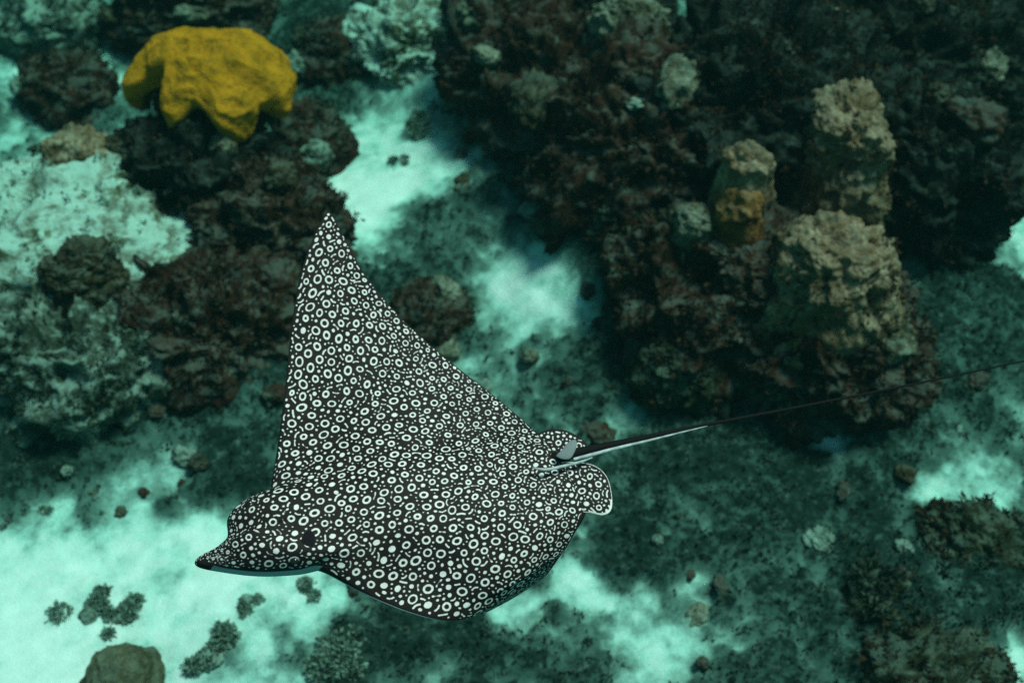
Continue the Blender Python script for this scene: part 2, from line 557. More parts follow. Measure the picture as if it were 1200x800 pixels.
# --- coral heads on it
place_rock('coral_boulder', 975, 318, 66, 58, 0.60, M_tan, 'big rounded tan coral head, the largest pale one on the dark reef', 'coral', 31, depth=0.95, algae=0.7, **KN)
place_rock('coral_boulder', 985, 172, 42, 66, 0.66, M_tan, 'tall knobbly tan coral column behind the big rounded one', 'coral', 32, algae=0.7, boxy=0.5, **KN)
place_rock('coral_boulder', 866, 244, 27, 34, 0.66, M_orange, 'small rounded orange brown coral under the tan knob', 'coral', 33, level=5, big=0.15, mid=0.08, fine=0.03, knob=0.02, knob_f=30.0)
place_rock('coral_boulder', 877, 192, 27, 19, 0.80, M_tan, 'small lumpy tan coral knob above the orange brown one', 'coral', 34, level=5, big=0.30, mid=0.16, fine=0.04, knob=0.03, knob_f=25.0)
place_rock('coral_boulder', 815, 260, 23, 18, 0.60, M_grey, 'little grey coral next to the orange brown one', 'coral', 35, level=5, big=0.2, mid=0.15, fine=0.05, knob=0.02, knob_f=30.0)
place_rock('coral_boulder', 955, 62, 62, 42, 0.62, M_grey, 'long grey green coral behind the tall tan column', 'coral', 36, algae=0.3, **KN)
place_rock('coral_boulder', 735, 32, 44, 30, 0.62, M_grey, 'pale green topped coral at the far reef crest', 'coral', 37, algae=0.2, **KN)
place_rock('coral_boulder', 790, 72, 34, 34, 0.60, M_grey, 'grey coral lump stepping down from the reef crest', 'coral', 38, algae=0.3, **KN)
place_rock('coral_boulder', 720, 185, 36, 26, 0.50, M_grey, 'low teal grey coral on the broad dark rock', 'coral', 39, algae=0.3, **KN)
place_rock('coral_boulder', 800, 165, 26, 30, 0.58, M_grey, 'upright dull grey coral on the broad dark rock', 'coral', 40, algae=0.3, **KN)
place_rock('coral_boulder', 750, 250, 48, 28, 0.40, M_olive, 'flat olive brown coral plate at the foot of the broad dark rock', 'coral', 41, algae=0.5, **KN)
place_rock('coral_boulder', 620, 75, 16, 34, 0.42, M_mott, 'narrow pale upright coral between two black rocks', 'coral', 42, level=5, big=0.3, mid=0.2, fine=0.08)
place_rock('coral_boulder', 880, 70, 40, 24, 0.64, M_grey, 'grey coral ledge beside the long grey green coral', 'coral', 43, algae=0.3, **KN)
place_rock('coral_boulder', 1095, 40, 22, 20, 0.60, M_grey, 'small dim grey coral on the black reef rock', 'coral', 44, **KN)
place_rock('coral_boulder', 955, 105, 22, 14, 0.72, M_orange, 'small orange brown coral crust at the head of the tan column', 'coral', 45, level=5, big=0.3, mid=0.15, fine=0.05)
place_rock('coral_boulder', 800, 420, 44, 30, 0.26, M_olive, 'dim olive coral low on the brown rock above the tail', 'coral', 46, algae=0.5, **KN)
place_rock('coral_boulder', 880, 330, 40, 40, 0.48, M_dark, 'dark lumpy coral beside the big rounded tan head', 'coral', 47, algae=0.4, **KN)

# --- the mound of the yellow coral
place_rock('reef_rock', 240, 225, 88, 88, 0.20, M_black, 'dark pillar rock holding up the yellow coral', 'rock', 51, algae=0.7, **DK)
place_rock('reef_rock', 320, 270, 70, 70, 0.18, M_dark, 'rust brown rock beside the tip of the spotted wing', 'rock', 52, algae=0.9, **DK)
place_rock('reef_rock', 90, 292, 165, 78, 0.17, M_pale, 'pale sand dusted shelf rock sloping below the yellow coral', 'rock', 53, algae=0.10, alg_mat=M_alg_lt, big=0.22, mid=0.08, fine=0.04, level=6)
place_rock('reef_rock', 260, 380, 100, 80, 0.10, M_dark, 'dark mottled rock between the pale shelf and the ray wing', 'rock', 54, algae=0.8, **DK)
place_rock('reef_rock', 110, 420, 130, 70, 0.08, M_mott, 'teal mottled rock slope under the pale shelf', 'rock', 55, algae=0.6, alg_mat=M_alg_gr, **DK)
place_rock('coral_boulder', 95, 316, 40, 34, 0.36, M_brownc, 'round dark brown coral sitting on the pale shelf rock', 'coral', 56, algae=0.5, **KN)
place_rock('coral_boulder', 93, 186, 38, 33, 0.36, M_tan, 'round speckled olive tan coral beside the pillar rock', 'coral', 57, algae=0.2, **KN)
place_rock('coral_boulder', 8, 320, 16, 22, 0.30, M_brownc, 'small brown coral lump on the edge of the pale shelf', 'coral', 58, level=5, big=0.2, mid=0.1, fine=0.04)
place_rock('reef_rock', 362, 160, 42, 34, 0.12, M_dark, 'low dark green rock behind the yellow coral', 'rock', 59, algae=0.9, alg_mat=M_alg_gr, **MD)
place_rock('reef_rock', 215, 5, 75, 40, 0.15, M_dark, 'rust brown rock beyond the yellow coral', 'rock', 60, algae=0.9, **DK)
place_rock('reef_rock', 80, 105, 55, 36, 0.04, M_dark, 'low brown algal rock beside the pale rubble', 'rock', 61, algae=0.9, **MD)
place_rock('reef_rock', 60, 30, 60, 34, 0.05, M_mott, 'mottled rubble rock beyond the low brown one', 'rock', 62, algae=0.5, alg_mat=M_alg_gr, **MD)
place_rock('reef_rock', 485, 55, 62, 44, 0.12, M_pale, 'pale teal ridge boulder at the top of the sand slope', 'rock', 63, algae=0.2, alg_mat=M_alg_gr, **DK)
place_rock('reef_rock', 400, 70, 50, 40, 0.05, M_dark, 'dark rubble rock between the yellow coral and the pale ridge', 'rock', 64, algae=0.8, alg_mat=M_alg_gr, **MD)
place_rock('reef_rock', 500, 372, 46, 34, 0.06, M_dark, 'small rust brown rock beside the trailing edge of the wing', 'rock', 65, algae=0.7, **MD)

# --- foreground floor
place_rock('coral_boulder', 1140, 645, 66, 42, 0.03, M_olive, 'broad dark brown coral dome beside the sand channel', 'coral', 71, algae=1.0, **KN)
place_rock('reef_rock', 1060, 700, 80, 36, 0.0, M_olive, 'low dark green rock next to the broad brown dome', 'rock', 72, algae=0.9, alg_mat=M_alg_gr, **MD)
place_rock('reef_rock', 1100, 790, 80, 34, 0.05, M_olive, 'flat brown rock beyond which the sand channel runs', 'rock', 73, algae=0.6, **MD)
M_dome = rock_mat('smooth brown coral', [(0.28, (0.04, 0.035, 0.022)), (0.5, (0.10, 0.085, 0.05)), (0.75, (0.17, 0.15, 0.095))], 16.0, 0.1, fine=0.6)
place_rock('coral_boulder', 140, 792, 38, 32, 0.06, M_dome, 'smooth brown dome coral standing alone on bright sand', 'coral', 74, level=5, big=0.14, mid=0.05, fine=0.02, knob=0.01, knob_f=40.0)

# --- the yellow coral: a lobed cap grown over the head of the pillar
yc, yk = on_plane(249, 120, 0.50)
ys = float(yk) / FPX
yrad = np.array([70 * ys, 64 * ys, 52 * ys])
NT, NP = 260, 70
th = np.linspace(0, 2 * math.pi, NT, endpoint=False)      # 0 = away from the camera, clockwise seen from above
keys = np.array([0, 60, 95, 108, 118, 126, 136, 150, 160, 168, 180, 188, 195, 206, 214, 222, 240, 250, 258, 275, 320, 360], float)
vals = np.array([82, 88, 98, 100, 70, 72, 90, 94, 86, 54, 48, 56, 70, 70, 46, 30, 28, 48, 92, 98, 88, 82], float)
phm = np.interp(np.degrees(th), keys, vals) + 4 * fbm(np.stack([np.sin(th), np.cos(th), th * 0], 1) * 4.0, 2, 7)
phm = np.convolve(np.concatenate([phm[-12:], phm, phm[:12]]), np.hanning(17) / np.hanning(17).sum(), 'same')[12:-12]
ph_e = np.linspace(0, 1, NP)
TH, U = np.meshgrid(th, ph_e)
PH = np.radians(np.tile(phm, (NP, 1))) * U
ndir = np.stack([np.sin(PH) * np.sin(TH), np.sin(PH) * np.cos(TH), np.cos(PH)], -1).reshape(-1, 3)
thick = (0.075 * np.sqrt(np.clip(1 - U.ravel() ** 5, 0, 1)))
base = ndir * yrad
q = base * 1.0
lump = 0.050 * fbm(q * 3.4 + 4, 3, 91) + 0.040 * billow(q * 6.5 + 2, 2, 95) + 0.012 * billow(q * 24, 2, 99)
up_co = base + ndir * (lump + thick)[:, None]
lo_co = base + ndir * (lump - 0.02)[:, None]
# wobble of the hem
f1 = grid_faces(NP, NT, True)
f2 = grid_faces(NP, NT, True)[:, ::-1] + NP * NT
edge_u = np.arange((NP - 1) * NT, NP * NT)
rimf = np.stack([edge_u, np.roll(edge_u, -1), np.roll(edge_u, -1) + NP * NT, edge_u + NP * NT], 1)[:, ::-1]
M_yel = rock_mat('yellow coral', [(0.22, (0.14, 0.065, 0.010)), (0.38, (0.34, 0.145, 0.009)), (0.52, (0.52, 0.180, 0.009)), (0.75, (0.64, 0.24, 0.016))], 13.0, 0.0, fine=0.8)
yme = mesh_np('coral_cap', np.concatenate([up_co, lo_co]), np.concatenate([f1[:, ::-1], f2[:, ::-1], rimf]), M_yel)
yroot = add('yellow_coral', None, label='bright mustard yellow lobed coral capping the dark pillar rock', cat='coral', loc=tuple(yc))
add('coral_cap', yme, parent=yroot)
co, fa = rock_shape(yrad * 0.86, 92, big=0.10, mid=0.10, fine=0.05, level=5)
add('dead_base', mesh_np('dead_base', co, fa, M_black), parent=yroot, label='dark overgrown base showing below the yellow lobes')
nr = vertex_normals(co, fa)
ids = RNG.choice(np.where(nr[:, 2] < 0.75)[0], 1500)
add('algae_turf', tuft_mesh('algae_turf', co[ids], nr[ids], RNG.uniform(0.012, 0.03, 1500), 4, M_alg_br, RNG), parent=yroot, kind='stuff')

# ------------------------------------------------------------------ loose rubble and small coral knobs
RUB = []
for k, mt in enumerate((M_mott, M_dark, M_grey, M_dark, M_brownc)):
    for v in range(3):
        co, fa = rock_shape((1.0, 0.8, 0.62), 600 + 7 * k + v, big=0.5, mid=0.35, fine=0.15, level=4)
        RUB.append((mesh_np('rubble_stone', co, fa, mt), ('pale mottled', 'dark', 'grey', 'blackish', 'brown')[k]))
rng = np.random.default_rng(77)
vis = np.where((np.abs(sx_) < 0.18 + 0.47 * (sy_ + 1.0)) & (sy_ > 1.45) & (sy_ < 5.3))[0]
wgt = np.exp(-((sa_[vis] - 0.45) / 0.35) ** 2)
for i in rng.choice(vis, 190, replace=False, p=wgt / wgt.sum()):
    r_ = rng.uniform(0.014, 0.05)
    rm_, tone = RUB[rng.integers(len(RUB))]
    size = 'tiny' if r_ < 0.026 else ('small' if r_ < 0.038 else 'fist sized')
    o = add('rubble_stone', rm_, label='%s %s rubble stone lying loose on the seabed among algae' % (size, tone), cat='stone',
            group='%s %s rubble stones on the seabed' % (size, tone), loc=(sx_[i], sy_[i], sz_[i] + 0.004))
    o.scale = (r_ * rng.uniform(0.8, 1.4), r_, r_ * rng.uniform(0.6, 1.0))
    o.rotation_euler = (rng.uniform(-0.4, 0.4), rng.uniform(-0.4, 0.4), rng.uniform(0, 6.28))
KNOB = []
for k, mt in enumerate((M_grey, M_grey, M_brownc, M_dark, M_brownc, M_mott)):
    for v in range(3):
        co, fa = rock_shape((1.0, 0.9, 0.8), 700 + 7 * k + v, big=0.4, mid=0.25, fine=0.10, knob=0.35, knob_f=2.6, level=4)
        KNOB.append((mesh_np('coral_lump', co, fa, mt), ('grey', 'grey', 'brown', 'blackish', 'brown', 'pale mottled')[k]))
HOST = {11: 'dark rock by the pale sand slope', 12: 'blackish rock behind the pale ridge', 13: 'broad dark rock of the reef', 14: 'dark central reef rock',
        15: 'black rock behind the tan column', 16: 'steep flank by the sand channel', 17: 'wide brown rock above the tail', 18: 'brown rock under the big tan coral',
        19: 'blackest far reef rock', 20: 'low rock by the speckled rubble', 21: 'dark rock of the reef crest', 51: 'pillar of the yellow coral',
        52: 'rust brown rock beside the wing tip', 54: 'mottled rock between shelf and wing', 59: 'low dark green rock', 60: 'rust brown rock beyond the yellow coral',
        61: 'low brown rock by the pale rubble', 64: 'rubble rock by the pale ridge', 65: 'rock beside the trailing wing edge', 72: 'low rock by the brown dome'}
for (seed_, c, rad, vv, nn) in ROCKS:
    nk = 5 if rad[0] > 0.25 else 2
    ok = np.where((nn[:, 2] > 0.05) & (nn[:, 1] < 0.75))[0]
    for i in rng.choice(ok, nk, replace=False):
        km_, tone = KNOB[rng.integers(len(KNOB))]
        host = HOST[seed_]
        o = add('coral_lump', km_, label='small %s coral lump growing on the %s' % (tone, host), cat='coral',
                group='small %s coral lumps on the %s' % (tone, host), loc=tuple(c + vv[i] - nn[i] * 0.01))
        r_ = rng.uniform(0.03, 0.085)
        o.scale = (r_ * rng.uniform(0.8, 1.3), r_, r_ * rng.uniform(0.6, 1.1))
        o.rotation_euler = (rng.uniform(-0.5, 0.5), rng.uniform(-0.5, 0.5), rng.uniform(0, 6.28))

# ------------------------------------------------------------------ single algae clumps on the sand
CLUMPS = [
    (105, 722, 24, 'ragged green algae clump on bright sand, one of a pair near the brown dome'),
    (143, 724, 22, 'rounder green algae clump with a pale gap beside its ragged neighbour'),
    (290, 706, 15, 'small round dark algae clump on sand under the chin of the ray'),
    (357, 688, 16, 'dark algae clump just under the front wing edge of the ray'),
    (13, 612, 9, 'little dark algae tuft at the foot of the mottled slope'),
    (52, 602, 8, 'faint thin algae tuft on sand near the mottled slope'),
    (472, 200, 11, 'small dark algae ball alone on the pale slope behind the wing tip'),
    (503, 160, 19, 'wide dark algae clump higher on the pale slope'),
    (250, 776, 28, 'broad soft green algae clump on sand between the brown dome and the ray'),
    (395, 766, 30, 'dense dark green algae clump below the front edge of the wing'),
]
for i, (px, py, r, lab) in enumerate(CLUMPS):
    c, k = on_plane(px, py, 0.0)
    z = ground_z(c[0], c[1])
    rr = r * float(k) / FPX
    rng = np.random.default_rng(400 + i)
    n = int(90 + 22 * r)
    d = rng.normal(0, 1, (n, 3))
    d[:, 2] = np.abs(d[:, 2])
    d /= np.linalg.norm(d, axis=1, keepdims=True)
    nl = 2 + int(r / 6)
    lc = rng.normal(0, 0.46, (nl, 3)) * np.array([1, 0.9, 0.0])
    lr = rng.uniform(0.30, 0.62, nl)
    pk = rng.integers(0, nl, n)
    pts = (lc[pk] * 1.35 + d * np.array([1, 1, 0.45]) * (lr[pk] * rng.uniform(0.3, 1.0, n) ** 0.5)[:, None]) * rr
    root = add('algae_clump', None, label=lab, cat='algae', group='algae clumps on the sand', loc=(c[0], c[1], z))
    add('fronds', tuft_mesh('fronds', pts, d, rng.uniform(0.5, 1.2, n) * max(0.010, min(0.024, rr * 0.26)), 4, M_alg_lt, rng, 0.8), parent=root)
    co, fa = rock_shape((rr * 0.5, rr * 0.45, rr * 0.22), 500 + i, big=0.3, mid=0.2, fine=0.1, level=3)
    add('holdfast', mesh_np('holdfast', co, fa, M_mott), parent=root)

# ------------------------------------------------------------------ the spotted eagle ray
U_ = 2.30 / FPX                     # metres per photo pixel at the ray


def d0(px, py):
    return 2.30 - 0.42 * (np.asarray(py, float) - 560.0) * U_


# chord stations from the raised wing tip over the head to the drooping wing tip:
# span s, leading edge pixel, trailing edge pixel, extra depth of leading and trailing edge (m)
ST = np.array([
    (1.00, 384, 247, 387, 248, -.04, -.04), (0.93, 370, 272, 402, 275, -.035, -.03), (0.82, 353, 318, 429, 323, -.02, -.01),
    (0.68, 342, 380, 472, 374, -.005, .01), (0.52, 335, 445, 528, 424, .005, .03), (0.36, 327, 510, 583, 467, .01, .04),
    (0.22, 319, 560, 618, 497, .01, .045), (0.16, 312, 580, 630, 508, .01, .04), (0.12, 286, 589, 638, 516, .006, .03),
    (0.08, 267, 607, 645, 524, .0, .02), (0.045, 266, 630, 650, 530, .0, .015), (0.025, 251, 644, 652, 534, .0, .012), (0.01, 230, 655, 654, 537, .0, .01), (-0.005, 232, 664, 656, 540, .0, .01),
    (-0.03, 258, 670, 658, 543, .0, .01), (-0.07, 302, 675, 664, 551, .0, .01), (-0.11, 345, 673, 671, 562, .0, .01),
    (-0.15, 374, 669, 680, 580, .0, .012), (-0.24, 425, 695, 686, 601, .0, .018), (-0.38, 478, 717, 675, 622, .008, .035),
    (-0.52, 522, 727, 659, 647, .03, .07), (-0.68, 557, 721, 643, 670, .08, .14), (-0.84, 584, 709, 629, 682, .19, .25),
    (-0.95, 602, 699, 619, 688, .30, .33), (-1.00, 611, 692, 614, 690, .37, .37)])



def catmull(A, n_each):
    out = []
    K = len(A)
    for k in range(K - 1):
        p0, p1, p2, p3 = A[max(k - 1, 0)], A[k], A[k + 1], A[min(k + 2, K - 1)]
        t = np.linspace(0, 1, n_each[k], endpoint=False)[:, None]
        out.append(0.5 * ((2 * p1) + (-p0 + p2) * t + (2 * p0 - 5 * p1 + 4 * p2 - p3) * t ** 2 + (-p0 + 3 * p1 - 3 * p2 + p3) * t ** 3))
    out.append(A[-1][None])
    return np.concatenate(out)


seg = np.maximum(np.hypot(np.diff(ST[:, 1]), np.diff(ST[:, 2])), np.hypot(np.diff(ST[:, 3]), np.diff(ST[:, 4])))
seg = np.maximum(seg, np.abs(np.diff(ST[:, 5])) / U_ * 0.8)
S_ = catmull(ST, np.maximum(6, (seg * 0.80).astype(int)))
NS = len(S_)
NTc = 420
tt = 0.5 - 0.5 * np.cos(np.linspace(0.0, 1.0, NTc) * math.pi)
tt = 0.45 * tt + 0.55 * np.linspace(0, 1, NTc)
s = S_[:, 0][:, None]
t = tt[None, :]
LEp = at_depth(S_[:, 1], S_[:, 2], d0(S_[:, 1], S_[:, 2]) + S_[:, 5])
TEp = at_depth(S_[:, 3], S_[:, 4], d0(S_[:, 3], S_[:, 4]) + S_[:, 6])
midS = LEp[:, None, :] * (1 - t[..., None]) + TEp[:, None, :] * t[..., None]
gs = np.gradient(midS, axis=0)
gt = np.gradient(midS, axis=1)
nrm = np.cross(gs, gt)
nrm /= np.maximum(np.linalg.norm(nrm, axis=2, keepdims=True), 1e-12)
# smooth the normals along the span, face them to the dorsal side
ker = np.hanning(61)
ker /= ker.sum()
for a in range(3):
    pad = np.pad(nrm[:, :, a], ((30, 30), (0, 0)), mode='edge')
    nrm[:, :, a] = np.apply_along_axis(lambda v: np.convolve(v, ker, 'valid'), 0, pad)
nrm /= np.maximum(np.linalg.norm(nrm, axis=2, keepdims=True), 1e-12)
if (nrm[NS // 2, NTc // 2] @ -FWD) < 0:
    nrm = -nrm
n_mid = nrm[(np.abs(S_[:, 0]) < 0.3)].reshape(-1, 3).mean(0)
n_mid /= np.linalg.norm(n_mid)
wmid = (0.9 * smooth(0.55, 0.2, np.abs(s)) + 0 * t)[..., None]
nrm = nrm * (1 - wmid) + n_mid * wmid
nrm /= np.linalg.norm(nrm, axis=2, keepdims=True)
air = 2.6 * (0.2969 * np.sqrt(t) - 0.126 * t - 0.3516 * t ** 2 + 0.2843 * t ** 3 - 0.1036 * t ** 4)
wing = 0.034 * (1 - np.abs(s)) ** 0.8 * np.clip(air, 0, None)
qm = midS - CAM
dzm = qm @ FWD
ax_u = np.array([0.962, -0.273])
pxm = 600 + FPX * (qm @ RGT) / dzm
pym = 400 - FPX * (qm @ UPV) / dzm
perp = (ax_u[0] * (pym - 657) - ax_u[1] * (pxm - 231)) * np.where(s < -0.5, 1.6, 1.0)     # distance from the body axis, px
front = np.sqrt(np.clip(1 - (1 - np.clip(t / 0.16, 0, 1)) ** 2, 0, 1))
bill = smooth(0.02, 0.20, t) * 0.85 + 0.15 * np.sqrt(np.clip(t / 0.05, 0, 1))
wb = np.exp(-((s - 0.01) / 0.035) ** 2)
prof = (front * (1 - wb) + bill * wb) * (1 - 0.72 * smooth(0.40, 1.0, t)) * np.sqrt(np.clip((1 - t) / 0.05, 0, 1))
hump = 0.050 * np.exp(-(np.abs(perp) / (66 + 34 * smooth(0.1, 0.5, t))) ** 2.2) * prof
headb = 0.016 * np.exp(-(np.abs(perp) / 50) ** 4) * np.exp(-((t - 0.13) / 0.10) ** 2)
top = wing * 0.75 + hump + headb + 0.0012
bot = wing * 0.45 + hump * 0.55 + 0.0012
edge_t = np.minimum(np.clip(t / 0.012, 0, 1), np.clip((1 - t) / 0.012, 0, 1))
edge_s = np.clip((1 - np.abs(s)) / 0.01, 0, 1)
ef = np.sqrt(edge_t * edge_s + 0 * t)
dors = midS + nrm * (top * ef)[..., None]
vent = midS - nrm * (bot * ef)[..., None]


# --- markings: rings, spots, dashes and specks scattered over the skin without touching one another
def markings(P, near, clear, rng, order, u, ring_s=1.0, solid=None, msc=None, adir=None):
    """P (n,3) skin points, near(i, r) -> nearby indices, clear: free distance in px units; returns signed distance (px units)"""
    sd = np.full(len(P), 9.0)
    free = clear.copy()
    msc = np.full(len(P), ring_s) if msc is None else msc
    solid = np.full(len(P), 0.06) if solid is None else solid

    def stamp(idx, dist):
        sd[idx] = np.minimum(sd[idx], dist)
        free[idx] = np.minimum(free[idx], dist)

    def frame(i):
        idx = near(i, 14 * u)
        d = P[idx] - P[i]
        return idx, d

    # rings
    for (lo, hi, gap, wd, frac, kind) in ((3.6, 4.8, 7.6, 0.92, 1.0, 'ring'), (2.8, 3.5, 4.8, 0.88, 0.008, 'ring'), (1.6, 2.4, 3.2, 0, 0.03, 'dot'),
                                          (0, 0, 2.6, 1.05, 0.07, 'dash'), (1.2, 1.8, 2.4, 0, 0.2, 'dot'), (0.75, 1.15, 2.2, 0, 1.0, 'dot')):
        cand = rng.permutation(order)
        cand = cand[rng.uniform(0, 1, len(cand)) < frac]
        for i in cand:
            k_ = msc[i]
            rr = rng.uniform(lo, hi) * k_ if kind != 'dash' else 0.8 * k_
            if free[i] < rr + gap * k_:
                continue
            idx, d = frame(i)
            if len(idx) < 8:
                continue
            a = rng.normal(0, 1, 3)
            if adir is not None and kind != 'dash':
                a = adir[i] + 0.35 * a
            a /= np.linalg.norm(a)
            if kind == 'dash':
                # a short worm: pick the free direction
                L = rng.uniform(2.2, 4.6) * k_
                ok = False
                for _ in range(4):
                    j = idx[rng.integers(len(idx))]
                    e = P[j] - P[i]
                    le = np.linalg.norm(e)
                    if le < 2 * u:
                        continue
                    e = e / le
                    A_, B_ = e * L * u, -e * L * u
                    ja = idx[np.argmin(((d - A_) ** 2).sum(1))]
                    jb = idx[np.argmin(((d - B_) ** 2).sum(1))]
                    if free[ja] > 2.4 * k_ and free[jb] > 2.4 * k_:
                        ok = True
                        break
                if not ok:
                    continue
                bow = np.cross(e, np.cross(e, a)) * L * 0.35 * u
                h = np.clip((d @ e) / (L * u), -1, 1)
                c = e * (h * L * u)[:, None] + bow * (1 - h ** 2)[:, None]
                dist = np.linalg.norm(d - c, axis=1) / u - rng.uniform(0.75, 1.1) * max(0.7, k_)
                stamp(idx, dist)
            else:
                el = rng.uniform(1.05, 1.4) if kind == 'ring' else rng.uniform(1.0, 1.5)
                along = d @ a
                dd = d - np.outer(along, a) * (1 - 1 / el)
                rad = np.linalg.norm(dd, axis=1) / u
                if kind == 'ring' and rng.uniform() > solid[i]:
                    # free distance counts from the outer rim; the middle stays dark
                    wk = wd * max(0.75, k_) * rng.uniform(0.8, 1.15)
                    ringd = np.abs(rad - (rr - wk)) - wk
                    sd[idx] = np.minimum(sd[idx], ringd)
                    free[idx] = np.minimum(free[idx], rad - rr)
                else:
                    if kind == 'ring':
                        rr *= 0.72
                    stamp(idx, rad - rr)
    return sd


flat = dors.reshape(-1, 3)
ls = np.linalg.norm(np.gradient(dors, axis=0), axis=2)
lt = np.linalg.norm(np.gradient(dors, axis=1), axis=2)
lx = np.linalg.norm(np.cross(np.gradient(dors, axis=0), np.gradient(dors, axis=1)), axis=2)
ls_p, lt_p = lx / np.maximum(lt, 1e-9), lx / np.maximum(ls, 1e-9)      # spacing across the sheared grid


def near_body(i, r):
    a, b_ = divmod(int(i), NTc)
    da = int(min(260, 1.2 * r / max(ls_p[a, b_], 1e-5) + 1))
    db = int(min(200, 1.2 * r / max(lt_p[a, b_], 1e-5) + 1))
    aa = np.arange(max(0, a - da), min(NS, a + da + 1))
    bb = np.arange(max(0, b_ - db), min(NTc, b_ + db + 1))
    idx = (aa[:, None] * NTc + bb[None, :]).ravel()
    dd = ((flat[idx] - flat[i]) ** 2).sum(1)
    return idx[dd < r * r]


arc_t = np.concatenate([np.zeros((NS, 1)), np.cumsum(np.linalg.norm(np.diff(dors, axis=1), axis=2), 1)], 1)
edge_d = np.minimum(arc_t, arc_t[:, -1:] - arc_t) / U_
tipd = np.linalg.norm(dors - dors[:1], axis=2) / U_
clear = np.minimum(np.minimum(edge_d, tipd) + 0.4, 40)
# bare dark snout, and the dark margin of the drooping wing
snout = at_depth(np.array(236.), np.array(656.), d0(236, 656))
sn = np.linalg.norm(dors - snout, axis=2) / U_
clear = np.where((s < -0.16) & (s > -0.6), np.minimum(clear, edge_d - 5.0), clear)
clear = np.where((s < 0.0) & (s > -0.16) & (t < 0.5), np.minimum(clear, edge_d - 17.0), clear)
# scale of the marks: smaller towards the snout
order = np.where(clear.ravel() > 1.5)[0]
order = RNG.choice(order, min(len(order), 70000), replace=False)
msc = (0.98 + 0.07 * fbm(flat * 6.0, 2, 66).reshape(NS, NTc) - 0.50 * smooth(75, 25, sn) - 0.10 * smooth(150, 90, sn)
       - 0.16 * smooth(0.55, 0.95, t) + 0.06 * smooth(0.6, 0.2, t)).ravel()
ga_ = np.gradient(dors, axis=1)
gb_ = np.gradient(dors, axis=0)
ga_ /= np.maximum(np.linalg.norm(ga_, axis=2, keepdims=True), 1e-9)
gb_ /= np.maximum(np.linalg.norm(gb_, axis=2, keepdims=True), 1e-9)
adir = np.where((s > 0.45)[..., None], gb_, ga_).reshape(-1, 3)
sdf = markings(flat, near_body, clear.ravel().copy(), np.random.default_rng(5), order, U_,
               adir=adir, solid=(0.05 + 0.40 * smooth(0.35, 0.15, t) * (np.abs(s) < 0.3) + 0.6 * smooth(40, 10, edge_d) * (s < -0.1) + 0.4 * smooth(70, 20, tipd)).ravel(), msc=msc)
pale = np.zeros((NS, NTc))
pale = np.where((s < -0.02) & (s > -0.15) & (t < 0.5), 1 - smooth(11.0, 15.0, edge_d), 0)
pale = np.maximum(pale, np.where((s <= -0.15) & (s > -0.55) & (t < 0.5), 1 - smooth(0.8, 2.0, edge_d), 0))

m, nd, lk, b = new_mat('ray skin', 0.65, 0.12)
pos = nd.new('ShaderNodeNewGeometry').outputs['Position']
n1 = noise_node(nd, lk, pos, 14.0, 4)
n2 = noise_node(nd, lk, pos, 160.0, 3)
n3 = noise_node(nd, lk, pos, 380.0, 2)
sdn = math_node(nd, lk, 'ADD', attr(nd, 'mark'), math_node(nd, lk, 'MULTIPLY', math_node(nd, lk, 'SUBTRACT', n3.outputs[0], 0.5), 1.1))
mr = nd.new('ShaderNodeMapRange')
mr.inputs['From Min'].default_value = 0.28
mr.inputs['From Max'].default_value = -0.28
lk.new(sdn, mr.inputs['Value'])
dark = ramp(nd, [(0.3, (0.010, 0.007, 0.007)), (0.7, (0.024, 0.016, 0.015))])
lk.new(n1.outputs[0], dark.inputs[0])
white = ramp(nd, [(0.3, (0.70, 0.63, 0.57)), (0.6, (0.88, 0.80, 0.74))])
lk.new(n2.outputs[0], white.inputs[0])
c1 = mix_col(nd, lk, mr.outputs[0], dark.outputs[0], white.outputs[0])
c2 = mix_col(nd, lk, attr(nd, 'belly'), c1, (0.40, 0.46, 0.46))
lk.new(c2, b.inputs['Base Color'])
bump(nd, lk, b, n2.outputs[0], 0.15, 0.003)
M_ray = m

# one closed skin: dorsal and ventral sheets share the rim (t = 0, t = 1 and both tips)
idxD = np.arange(NS * NTc).reshape(NS, NTc)
idxV = np.full((NS, NTc), -1)
inner = np.zeros((NS, NTc), bool)
inner[1:-1, 1:-1] = True
idxV[~inner] = idxD[~inner]
idxV[inner] = np.arange(inner.sum()) + NS * NTc
dors[~inner] = midS[~inner]
fD = np.stack([idxD[:-1, :-1], idxD[:-1, 1:], idxD[1:, 1:], idxD[1:, :-1]], -1).reshape(-1, 4)
fV = np.stack([idxV[:-1, :-1], idxV[1:, :-1], idxV[1:, 1:], idxV[:-1, 1:]], -1).reshape(-1, 4)
allco = np.concatenate([dors.reshape(-1, 3), vent[inner]])
ori = np.array(dors[NS // 2, NTc // 2])
nb_ = np.cross(allco[fD[len(fD) // 2, 1]] - allco[fD[len(fD) // 2, 0]], allco[fD[len(fD) // 2, 2]] - allco[fD[len(fD) // 2, 0]])
if nb_ @ -FWD < 0:
    fD, fV = fD[:, ::-1], fV[:, ::-1]
me = mesh_np('body', allco - ori, np.concatenate([fD, fV]), M_ray, True,
             {'mark': np.concatenate([sdf, np.full(inner.sum(), 9.0)]), 'belly': np.concatenate([pale.ravel(), np.ones(inner.sum())])})
ray = add('eagle_ray', None, label='spotted eagle ray, black with white rings, gliding with a long whip tail', cat='ray', loc=tuple(ori))
add('body', me, parent=ray)


